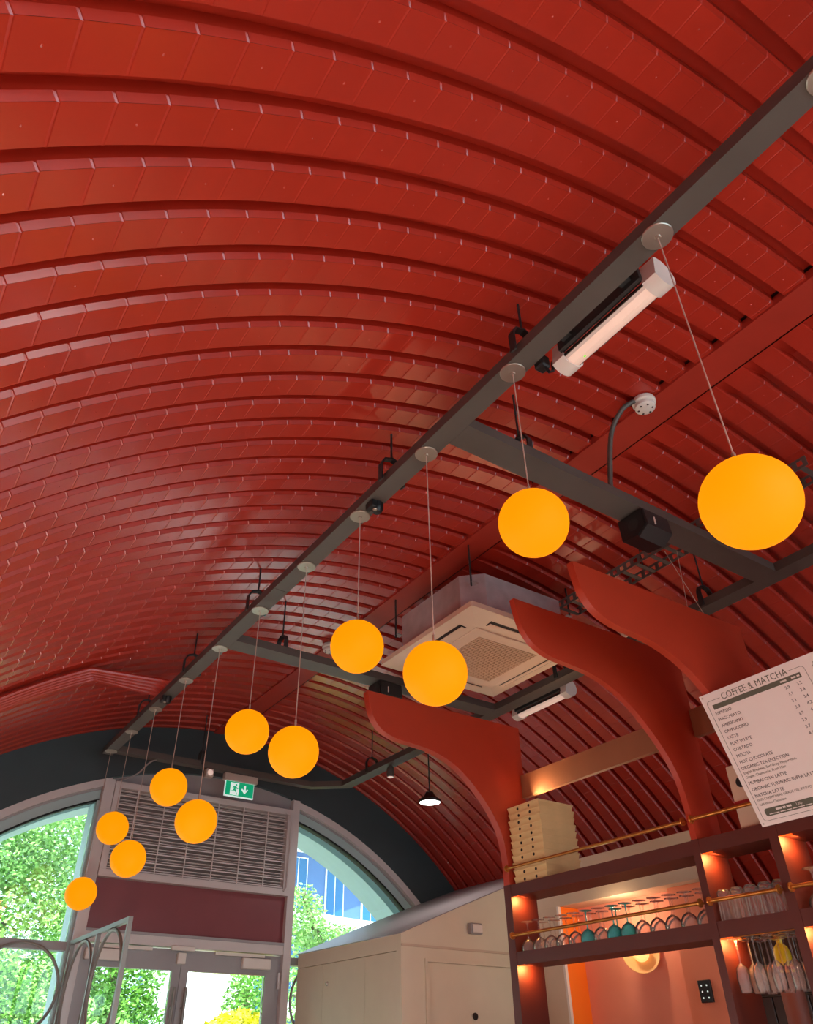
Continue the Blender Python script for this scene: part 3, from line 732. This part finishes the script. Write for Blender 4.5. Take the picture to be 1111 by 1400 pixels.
# ================================================================== BAR SHELVING WITH FINS
SX0, SX1 = 3.30, 3.50
COLS = [(3.712, 3.772), (2.368, 2.408), (1.965, 2.010), (.60, .645)]
S1 = (.803, .867); S2 = (.453, .518)
bs = thing('bar_shelving', 'oxblood red bar shelving with three curved fins and brass rails', 'shelving', (3.4, 2.7, -.68))
fin_bot = bez([(2.292, 1.862), (2.302, 1.80), (2.328, 1.715), (2.385, 1.645), (2.485, 1.604), (2.62, 1.592), (2.76, 1.578), (2.92, 1.525), (3.06, 1.43), (3.20, 1.28), (3.275, 1.14), (3.30, .99)], 6)
poly = fin_bot+[(3.30, .87), (SX1, .87), (SX1, 1.868)]
for i, (a, b) in enumerate(COLS):
    MB().box(SX0, SX1, a, b, -.68, .8695).build('column', 'shelf', bs)
    m_ = .008
    f_ = MB().prism(poly, 'y', a+.004, b-.004).build('fin', 'fin', bs)
segs = [(COLS[1][1], COLS[0][0]), (COLS[2][1], COLS[1][0]), (COLS[3][1], COLS[2][0])]
for a, b in segs:
    a += .0005; b -= .0005
    MB().box(SX0+.002, SX1-.002, a, b, *S1).build('shelf_board', 'shelf', bs)
    MB().box(SX0+.002, SX1-.002, a, b, *S2).build('shelf_board', 'shelf', bs)
    MB().box(SX1-.03, SX1, a, b, 1.395, 1.54).build('fascia_board', 'fascia', bs)
    # warm led strips under both boards
    for z in (S1[0], S2[0]):
        MB().box(3.3025, 3.307, b-.06, b-.004, z-.004, z-.0005).build('led_strip', 'redled', bs)
        light('shelf_led', 'AREA', (3.36, b-.05, z-.012), 1.0, (1, .42, .12), .05, None, (0, .75, -.5))
def brass(z, y0, y1):
    r = MB().tube([(SX0-.022, y0+.006, z), (SX0-.022, y1-.006, z)], .0085, 10).build('brass_rail', 'brass', bs, True)
    for y in (y0, y1-.004):
        MB().lathe([(0, 0), (.019, 0), (.019, .006), (0, .006)], (SX0-.022, y-.001, z), 16, 'y').build('rail_rosette', 'brass', r, True)
        MB().tube([(SX0-.022, y+.002, z), (SX0+.002, y+.002, z)], .006, 8).build('rail_post', 'brass', r, True)
for z, mn in ((.953, 0), (.598, 0)):
    for a, b in segs: brass(z, a+.004, b-.004)
# back counter the shelving stands on
bc = thing('bar_counter', 'low back counter that carries the shelving', 'counter', (3.5, 2.0, FLOOR))
MB().box(3.2, 3.94, .3, 4.0, FLOOR, -.73).build('body', 'counter', bc)
MB().box(3.15, 3.945, .25, 4.05, -.7295, -.681).build('worktop', 'shelf', bc)
# uplight on the top shelf behind the boxes
light('box_spot', 'AREA', (3.42, 3.58, 1.335), 2.2, (1, .7, .4), .06, None, (.4, -.9, .3))
tag(MB().lathe([(0, 0), (.016, 0), (.018, .02), (.012, .022), (0, .022)], (3.44, 3.60, 1.309), 14).build('puck_light', 'brass', None, True), 'tiny puck lamp on top of the pizza box stack', 'lamp')

# ------------------------------------------------------------------ pizza boxes
ords = ['lowest', 'second', 'third', 'fourth', 'fifth', 'sixth', 'seventh', 'eighth', 'ninth', 'tenth', 'topmost']
for k in range(11):
    z = .8675+.040*k; dx = random.uniform(-.002, .002); dy = random.uniform(-.003, .003)
    if k == 10: dy += .009
    if k == 8: dx -= .003
    x0, y0 = 3.322+dx, 3.418+dy; s = .285
    lab = f'kraft pizza box with two round vent holes, {ords[k]}' + (' from the bottom' if 0 < k < 10 else '') + ' of the shelf stack'
    t = thing('pizza_box', lab, 'pizza box', (x0+s/2, y0+s/2, z), 'pizza boxes on the top shelf')
    e_ = .006; y1 = y0+s*.98
    MB().add([(x0+e_, y0+e_, z), (x0+s-e_, y0+e_, z), (x0+s-e_, y1-e_, z), (x0+e_, y1-e_, z), (x0, y0, z+.0385), (x0+s, y0, z+.0385), (x0+s, y1, z+.0385), (x0, y1, z+.0385)],
             [(0,3,2,1),(4,5,6,7),(0,1,5,4),(1,2,6,5),(2,3,7,6),(3,0,4,7)]).build('carton', 'card', t)
    MB().box(x0-.0012, x0+s+.0012, y0-.0012, y0+s*.98+.0012, z+.030, z+.0392).build('lid_edge', 'card', t)
    for yy in (.09, .19):
        MB().lathe([(0, 0), (.0085, 0), (.0085, .0012), (0, .0012)], (x0+.0012, y0+yy, z+.019), 14, 'x').build('vent_hole', 'hole', t)

# ------------------------------------------------------------------ glasses
def coupe_parts(t, x, y, z, m, h=.150):
    # upside down: rim on the shelf, foot in the air
    bowl = [(.040, 0), (.043, .012), (.040, .030), (.028, .050), (.010, .062), (.004, .066), (.0035, .063), (.009, .059), (.026, .047), (.0375, .029), (.0405, .012), (.038, .0005)]
    MB().lathe(bowl, (x, y, z), 20).build('bowl', m, t, True)
    MB().lathe([(.0045, .064), (.0035, .075), (.0035, h-.016), (.0055, h-.006), (.0, h-.005)], (x, y, z), 10).build('stem', m, t, True)
    MB().lathe([(.005, h-.006), (.02, h-.004), (.034, h-.001), (.034, h+.001), (0, h+.0015)], (x, y, z), 20).build('foot', m, t, True)
proto = {}
def place(kind, builder, x, y, z, label, cat, group):
    if kind not in proto:
        t = thing(kind.split('|')[0], label, cat, (x, y, z), group); builder(t, x, y, z); proto[kind] = t; return t
    t = copy_tree(proto[kind], (x, y, z), label); return t
ordn = ['first', 'second', 'third', 'fourth', 'fifth', 'sixth', 'seventh', 'eighth', 'ninth', 'tenth', 'eleventh', 'twelfth', 'thirteenth', 'fourteenth']
for row in (0, 1):
    for k in range(14):
        y = 3.655-.0925*k-(.0 if row == 0 else .035); x = 3.352 if row == 0 else 3.442
        if y < 2.45: continue
        teal = (row == 0 and k in (5, 7, 8)) or (row == 1 and k in (6,))
        rw = 'front' if row == 0 else 'rear'
        if teal: place('coupe_glass|t', lambda t, a, b, c: coupe_parts(t, a, b, c, 'teal'), x, y, S1[0]-.2845, f'teal upturned coupe glass, {ordn[k]} from the left in the {rw} row', 'glass', 'coupe glasses on the long shelf')
        else: place('coupe_glass|c', lambda t, a, b, c: coupe_parts(t, a, b, c, 'clear'), x, y, S1[0]-.2845, f'clear upturned coupe glass, {ordn[k]} from the left in the {rw} row', 'glass', 'coupe glasses on the long shelf')
for k in range(2):
    place('coupe_glass|c', None, 3.36, 1.90-.10*k, S1[0]-.2845, ['clear upturned coupe glass alone right of the third column', 'clear coupe glass at the very right edge'][k], 'glass', None)
def tumbler_parts(t, x, y, z):
    prof = [(.034, 0), (.033, .02), (.030, .118), (.024, .124), (0, .124)]
    n = 20; mb = MB()
    mb.lathe(prof, (x, y, z), n); mb.build('wall', 'clear', t, True)
    mb = MB()
    for j in range(10):
        a = 2*math.pi*j/10
        mb.tube([(x+.0335*math.cos(a), y+.0335*math.sin(a), z+.004), (x+.0305*math.cos(a), y+.0305*math.sin(a), z+.10)], .003, 5)
    mb.build('ribs', 'clear', t, True)
    MB().lathe([(.024, .1245), (.022, .128), (.012, .126), (.010, .129), (0, .129)], (x, y, z), n).build('base', 'clear', t, True)
for row in (0, 1):
    for k in range(5):
        place('tumbler', tumbler_parts, 3.345+.075*row, 2.328-.070*k, S2[1]+.0005, f"clear ribbed tumbler upside down, {ordn[k]} from the left in the {'front' if row == 0 else 'rear'} row", 'glass', 'tumblers on the short shelf')
def flute_parts(t, x, y, z):
    # hung by the foot: z is the rim
    MB().lathe([(.022, 0), (.026, .02), (.0275, .06), (.022, .092), (.006, .108), (.004, .105), (.020, .088), (.0255, .058), (.0245, .02), (.0205, 0)], (x, y, z), 18).build('bowl', 'clear', t, True)
    MB().lathe([(.005, .106), (.0035, .118), (.0035, .186), (.006, .196), (0, .197)], (x, y, z), 10).build('stem', 'clear', t, True)
    MB().lathe([(.005, .196), (.02, .198), (.036, .201), (.036, .203), (0, .203)], (x, y, z), 20).build('foot', 'clear', t, True)
for row in range(3):
    for k in range(4):
        place('wine_flute', flute_parts, 3.345+.07*row, 2.326-.084*k-.012*row, S2[0]-.207, f"clear stem glass hanging upside down, {ordn[k]} from the left in hanging row {['front', 'middle', 'rear'][row]}", 'glass', 'stem glasses hung under the short shelf')
hr = thing('glass_rack', 'thin brass glass hanging rack under the short shelf', 'rack', (3.4, 2.19, S2[0]-.01))
for xx in (3.318, 3.385, 3.455):
    MB().box(xx-.006, xx+.006, 2.012, 2.366, S2[0]-.0045, S2[0]-.0005).build('runner', 'brass', hr)
# yellow bottle on the back ledge behind the hanging glasses
yb = thing('yellow_bottle', 'yellow bottle with a red band seen behind the hanging glasses', 'bottle', (3.74, 2.37, -.68))
MB().lathe([(0, .0), (.05, .0), (.05, 1.02), (0, 1.02)], (3.74, 2.37, -.68), 20).build('stand', 'counter', yb, True)
MB().lathe([(0, .341), (.034, .341), (.037, .35), (.037, .42), (.03, .445), (.014, .46), (.014, .49), (0, .49)], (3.74, 2.37, 0), 24).build('glass_body', 'yellow', yb, True)
MB().lathe([(.0374, .352), (.038, .352), (.038, .366), (.0374, .366)], (3.74, 2.37, 0), 24).build('red_band', 'redlabel', yb, True)
# dark bottle at the right edge of the shelf
db = thing('dark_bottle', 'dark bottle with pale label at the right edge of the shelf', 'bottle', (3.44, 1.86, S2[1]+.0005))
MB().lathe([(0, 0), (.034, 0), (.036, .01), (.036, .17), (.03, .2), (.013, .225), (.013, .27), (0, .27)], (3.44, 1.86, S2[1]+.0005), 20).build('glass_body', 'black', db, True)
MB().lathe([(.0362, .05), (.0367, .05), (.0367, .14), (.0362, .14)], (3.44, 1.86, S2[1]+.0005), 20).build('paper_label', 'paper', db, True)
# carton behind the menu board
cb = thing('carton', 'cream carton with black disc and red stripe half hidden by the menu board', 'carton', (3.40, 2.09, S1[1]+.0005))
MB().bbox(3.345, 3.47, 2.03, 2.16, S1[1]+.0005, 1.16, .004).build('body', 'paper', cb)
MB().lathe([(0, 0), (.024, 0), (.024, .003), (0, .003)], (3.3418, 2.10, 1.075), 18, 'x').build('disc', 'black', cb)
MB().box(3.3425, 3.3449, 2.032, 2.158, .98, .995).build('stripe', 'redlabel', cb)

# ------------------------------------------------------------------ menu board
BL = Vector((3.291, 2.02, .849)); TL = Vector((3.065, 2.02, 1.402))
vv = (TL-BL).normalized(); uu = Vector((0, -1, 0)); nn = uu.cross(vv); 
if nn.x > 0: nn = -nn
BW, BH = 1.15, .597
mbd = thing('menu_board', 'white hanging cafe menu board reading coffee and matcha, tilted forward', 'menu', tuple(BL))
def bp(u, v_, d=0): return BL+uu*u+vv*v_+nn*d
def brect(u0, u1, v0, v1, d0, d1, name, m, par):
    q = [bp(a, b, d) for d in (d0, d1) for a, b in ((u0, v0), (u1, v0), (u1, v1), (u0, v1))]
    return MB().add(q, [(0,3,2,1),(4,5,6,7),(0,1,5,4),(1,2,6,5),(2,3,7,6),(3,0,4,7)]).build(name, m, par)
pn = brect(0, BW, 0, BH, -.008, 0, 'panel', 'board', mbd)
def bline(pts, name, m='inkgreen', w=.0008):
    mb = MB()
    for a, b in zip(pts[:-1], pts[1:]):
        A = Vector(a); B = Vector(b); t = (B-A).normalized(); n_ = Vector((-t.y, t.x))*w
        q = [A-n_-t*w, B-n_+t*w, B+n_+t*w, A+n_-t*w]
        mb.add([bp(p.x, p.y, .0002) for p in q]+[bp(p.x, p.y, .0006) for p in q], [(0,3,2,1),(4,5,6,7),(0,1,5,4),(1,2,6,5),(2,3,7,6),(3,0,4,7)])
    return mb.build(name, m, mbd)
def rounded(u0, u1, v0, v1, r, n=5):
    o = []
    for cx_, cy_, a in ((u1-r, v0+r, -90), (u1-r, v1-r, 0), (u0+r, v1-r, 90), (u0+r, v0+r, 180)):
        for k in range(n+1): o.append((cx_+r*math.cos(R_(a+90*k/n)), cy_+r*math.sin(R_(a+90*k/n))))
    return o
rb = rounded(.022, .508, .020, .562, .014)
bline([(.095, .562)]+rb[12:]+rb[:12]+[(.435, .562)], 'border')
rb2 = rounded(.545, 1.03, .020, .562, .014)
bline(rb2+[rb2[0]], 'border')
brect(.044, .482, .520, .542, .0002, .0008, 'header_bar', 'inkgreen', mbd)
brect(.58, .99, .520, .542, .0002, .0008, 'header_bar', 'inkgreen', mbd)
q = rounded(.043, .487, .036, .068, .012)
MB().add([bp(a, b, .0002) for a, b in q]+[bp(a, b, .0008) for a, b in q], [tuple(range(len(q))), tuple(range(2*len(q)-1, len(q)-1, -1))]+[(i, (i+1) % len(q), len(q)+(i+1) % len(q), len(q)+i) for i in range(len(q))]).build('footer_bar', 'inkgreen', mbd)
def btext(s, u, v_, size, m='ink', d=.0004, sx=1.0):
    c = bpy.data.curves.new('lettering', 'FONT'); c.body = s; c.size = size; c.extrude = .0002; c.resolution_u = 2
    to = bpy.data.objects.new('lettering', c); col.objects.link(to)
    bpy.context.view_layer.update()
    me = bpy.data.meshes.new_from_object(to.evaluated_get(bpy.context.evaluated_depsgraph_get()))
    bpy.data.objects.remove(to)
    me.name = 'lettering'
    o0 = world_of(mbd)
    for vt in me.vertices:
        p = bp(u+vt.co.x*sx, v_+vt.co.y, d+vt.co.z)-o0; vt.co = p
    me.materials.clear(); me.materials.append(M[m])
    o = bpy.data.objects.new('lettering', me); col.objects.link(o); o.parent = mbd
    return o
btext('COFFEE & MATCHA', .103, .550, .040, 'inkgreen', sx=.94)
lines = [('ESPRESSO', '2.9', '3.2'), ('MACCHIATO', '3.1', '3.4'), ('AMERICANO', '3.1', '3.4'), ('CAPPUCCINO', '3.9', '4.2'), ('LATTE', '3.9', '4.2'), ('FLAT WHITE', '3.9', ''), ('CORTADO', '3.7', ''), ('MOCHA', '4.1', ''), ('HOT CHOCOLATE', '', '')]
for k, (a, b, c) in enumerate(lines):
    v_ = .4955-.0282*k
    btext(a, .040, v_, .0195, 'ink'); 
    for p_, u_ in ((b, .392), (c, .447)):
        if p_: btext(p_, u_, v_, .0185, 'ink')
btext('ORGANIC TEA SELECTION', .034, .2425, .0195); btext('English Breakfast, Earl Grey, Peppermint,', .034, .2235, .0155, 'inkgreen'); btext('Ginger, Chamomile, Fresh Mint', .034, .2045, .0155, 'inkgreen')
btext('MUMBAI CHAI LATTE', .034, .1765, .0195); btext('ORGANIC TURMERIC SUPER LATTE', .034, .148, .0195); btext('MATCHA LATTE', .034, .1205, .0195)
btext('100% CEREMONIAL GRADE / 02. KYOTO', .034, .103, .0145, 'inkgreen'); btext('Add White Chocolate', .034, .0835, .0145, 'inkgreen')
btext('1.20p', .192, .053, .0135, 'inkwhite', .0010)
def small_print(u0, u1, v_, h):
    # lines too small to read in the photograph: word-length strokes
    rng = random.Random(int(u0*1000+v_*1e4)); u = u0
    while u < u1-.008:
        w_ = min(rng.uniform(.012, .03), u1-u); brect(u, u+w_, v_, v_+h, .0009, .0012, 'small_print', 'inkwhite', mbd); u += w_+.005
small_print(.098, .178, .053, .008); small_print(.06, .44, .0415, .0035)
small_print(.385, .42, .527, .007); small_print(.437, .475, .527, .007)
for u, v_ in ((.012, .012), (.012, .585)):
    MB().add([bp(u+.004*math.cos(a), v_+.004*math.sin(a), .0003) for a in [k*math.pi/4 for k in range(8)]]+[bp(u+.004*math.cos(a), v_+.004*math.sin(a), .002) for a in [k*math.pi/4 for k in range(8)]],
             [tuple(range(8)), tuple(range(15, 7, -1))]+[(i, (i+1) % 8, 8+(i+1) % 8, 8+i) for i in range(8)]).build('screw', 'nickel', mbd)
MB().box(3.14, 3.302, 1.30, 1.306, 1.18, 1.186).build('stay', 'bracket', mbd)

# ================================================================== STEEL SCREEN BY THE DOOR
sx_ = 1.575
ss = thing('steel_screen', 'grey steel screen of round rings standing out from the door post', 'screen', (sx_, 6.1, FLOOR))
def sbar(y0, y1, z0, z1, d=.014): MB().box(sx_-d, sx_+d, y0, y1, z0, z1).build('frame_bar', 'screen', ss)
ZT = .765
sbar(5.37, W-.035, ZT-.028, ZT); sbar(5.37, 5.398, FLOOR, ZT-.0285); sbar(6.745, 6.773, FLOOR, ZT-.0285); sbar(6.058, 6.082, FLOOR, ZT-.0285)
rr = .322
for cy_ in (5.727, 6.413):
    for cz in (.405, -.262, -.929):
        MB().tube([(sx_, cy_+rr*math.cos(t), cz+rr*math.sin(t)) for t in [2*math.pi*k/40 for k in range(41)]], .012, 8, False).build('ring', 'screen', ss, True)

# ================================================================== OUTSIDE
MB().box(-40, 60, W+.3, 90, FLOOR-.4, FLOOR-.16).build('ground', 'paving', kind='structure')
def leaf_cloud(c, rad, n, size, rng, hollow=.35):
    mb = MB()
    for _ in range(n):
        while True:
            p = Vector((rng.uniform(-1, 1), rng.uniform(-1, 1), rng.uniform(-1, 1)))
            if hollow < p.length < 1: break
        q = Vector((c[0]+p.x*rad[0], c[1]+p.y*rad[1], c[2]+p.z*rad[2]))
        a = Vector((rng.uniform(-1, 1), rng.uniform(-1, 1), rng.uniform(-.6, .6))).normalized(); b = a.cross(Vector((rng.uniform(-1, 1), rng.uniform(-1, 1), rng.uniform(-1, 1)))).normalized()
        s = size*rng.uniform(.6, 1.3)
        n0 = len(mb.v)
        mb.v += [tuple(q-a*s), tuple(q+b*s*.5), tuple(q+a*s), tuple(q-b*s*.5)]; mb.f.append((n0, n0+1, n0+2, n0+3))
    return mb
def raw(mb, name, m, parent):
    o0 = world_of(parent); me = bpy.data.meshes.new(name)
    me.from_pydata([(v[0]-o0.x, v[1]-o0.y, v[2]-o0.z) for v in mb.v], [], mb.f); me.materials.append(M[m])
    o = bpy.data.objects.new(name, me); col.objects.link(o); o.parent = parent; o['kind'] = 'stuff'; return o
def tree(label, x, y, blobs, m, size, seed, group='trees outside the glazing'):
    rng = random.Random(seed)
    t = thing('tree', label, 'tree', (x, y, FLOOR-.16), group)
    tops = []
    for bx, by, bz, rx, ry, rz, n, mm in blobs:
        raw(leaf_cloud((bx, by, bz), (rx, ry, rz), n, size, rng), 'foliage', mm or m, t); tops.append((bx, by, bz))
    MB().tube([(x, y, FLOOR-.16), (x+.05, y, -.2), (x, y+.05, 1.2), (tops[0][0], tops[0][1], tops[0][2]+.4)], [.14, .12, .09, .04], 10).build('trunk', 'bark', t, True)
    for bx, by, bz in tops[1:]:
        MB().tube([(x, y+.03, .6), ((x+bx)/2, (y+by)/2, (.6+bz)/2+.25), (bx, by, bz)], [.07, .05, .02], 8).build('branch', 'bark', t, True)
tree('tall pale green tree filling the left window', 1.2, 11.6, [(1.5, 11.6, 3.1, 1.5, .8, 1.3, 15000, 'leaf2'), (.6, 11.3, 1.9, 1.0, .7, 1.0, 9000, 'leaf5'), (1.9, 11.8, 1.5, 1.2, .7, 1.1, 12000, 'leaf2'), (1.0, 11.0, .5, 1.3, .7, .9, 11000, 'leaf1'), (2.3, 11.4, .1, .9, .7, 1.0, 9000, 'leaf2')], 'leaf1', .036, 3)
tree('dense green tree behind the left door leaf', 3.9, 13.6, [(3.7, 13.6, 1.3, 1.0, .7, 1.3, 9000, 'leaf1'), (3.3, 13.4, .2, .9, .7, 1.0, 9000, 'leaf2'), (4.3, 13.8, .0, .7, .6, 1.0, 6000, 'leaf1')], 'leaf1', .042, 4)
tree('rust tinged tree behind the left window', -.4, 14.5, [(1.4, 14.5, 1.6, .9, .7, 1.1, 4000, 'leaf6'), (-.2, 14.5, 2.6, 1.4, .9, 1.6, 7000, 'leaf4'), (3.0, 14.9, 3.6, 1.5, .9, 1.6, 6000, 'leaf5')], 'leaf4', .06, 5)
tree('airy light green tree before the blue building', 7.5, 13.2, [(6.75, 13.0, 2.05, .42, .4, .55, 1500, 'leaf2'), (7.5, 13.2, 1.75, .75, .4, .30, 2000, 'leaf2'), (8.2, 13.3, 1.25, .5, .4, .42, 1500, 'leaf1'), (6.65, 13.0, .9, .28, .4, .7, 1000, 'leaf2')], 'leaf2', .04, 6)
tree('green tree right of the white building seen through the door', 7.0, 15.6, [(7.0, 15.6, .5, .45, .5, 1.3, 4500, 'leaf1')], 'leaf1', .045, 8)
bu = thing('bush', 'round yellow green bush outside the right door leaf', 'bush', (4.75, 10.6, FLOOR-.16))
raw(leaf_cloud((4.75, 10.6, -.15), (.85, .7, .72), 7000, .05, random.Random(11), .6), 'foliage', 'leaf3', bu)
raw(leaf_cloud((4.75, 10.6, -.9), (.9, .7, .8), 3000, .06, random.Random(12), .3), 'foliage', 'leaf1', bu)
MB().tube([(4.75, 10.6, FLOOR-.16), (4.75, 10.6, -.6)], .08, 8).build('stem', 'bark', bu)
# white building seen through the door
wb = thing('white_building', 'sunlit white rendered building seen through the right door leaf', 'building', (11, 27, FLOOR-.16))
MB().box(9.6, 11.9, 26, 30, FLOOR-.16, 3.4).build('wall', 'bwhite', wb)
MB().box(9.4, 12.0, 25.8, 30.2, 3.401, 3.6).build('parapet', 'bslab', wb)
MB().box(11.91, 12.3, 26.1, 29.9, FLOOR-.16, 3.0).build('glazed_bay', 'bglass', wb)
# blue building with white slabs
bb = thing('apartment_building', 'blue grey apartment block with white curved balcony slabs', 'building', (18, 34, FLOOR-.16))
MB().box(13.2, 30, 31, 42, FLOOR-.16, 16).build('wall', 'bwall', bb)
for k, z in enumerate((1.4, 4.4, 7.4, 10.4, 13.4)):
    pts = bez([(12.6, 30.6), (13.4, 29.2), (15, 28.9), (18, 29.8), (24, 30.4), (30, 30.2)], 6)
    MB().prism(pts+[(30, 30.99), (12.6, 30.99)], 'z', z, z+.45).build('balcony_slab', 'bslab', bb)
    for j in range(9):
        x = 13.5+1.8*j
        f = MB().box(x, x+.9, 30.93, 30.995, z+.5, z+2.8).build('window', 'bslab', bb)
        MB().box(x+.05, x+.42, 30.90, 30.929, z+.55, z+2.75).build('pane', 'bglass', f)
        MB().box(x+.48, x+.85, 30.90, 30.929, z+.55, z+2.75).build('pane', 'bglass', f)
# parked blue car beyond the left door leaf
cr = thing('parked_car', 'blue parked car glimpsed low through the left door leaf', 'car', (4.6, 17.5, FLOOR-.16))
cp = bez([(-2.0, .35), (-1.95, .75), (-1.2, .92), (-.6, 1.38), (.5, 1.45), (1.2, 1.0), (1.95, .85), (2.05, .4)], 5)
MB().prism([(4.6+a, FLOOR-.16+b) for a, b in cp], 'y', 16.8, 18.4).build('body', 'bluecar', cr, True)
MB().prism([(4.6+a, FLOOR-.16+b) for a, b in ((-.85, .98), (-.5, 1.32), (.42, 1.37), (.9, 1.02))], 'y', 16.78, 16.799).build('side_window', 'bglass', cr)
for wx in (-1.25, 1.25): MB().lathe([(0, 0), (.32, 0), (.32, .2), (0, .2)], (4.6+wx, 16.75, FLOOR-.16+.32), 20, 'y').build('wheel', 'black', cr, True)
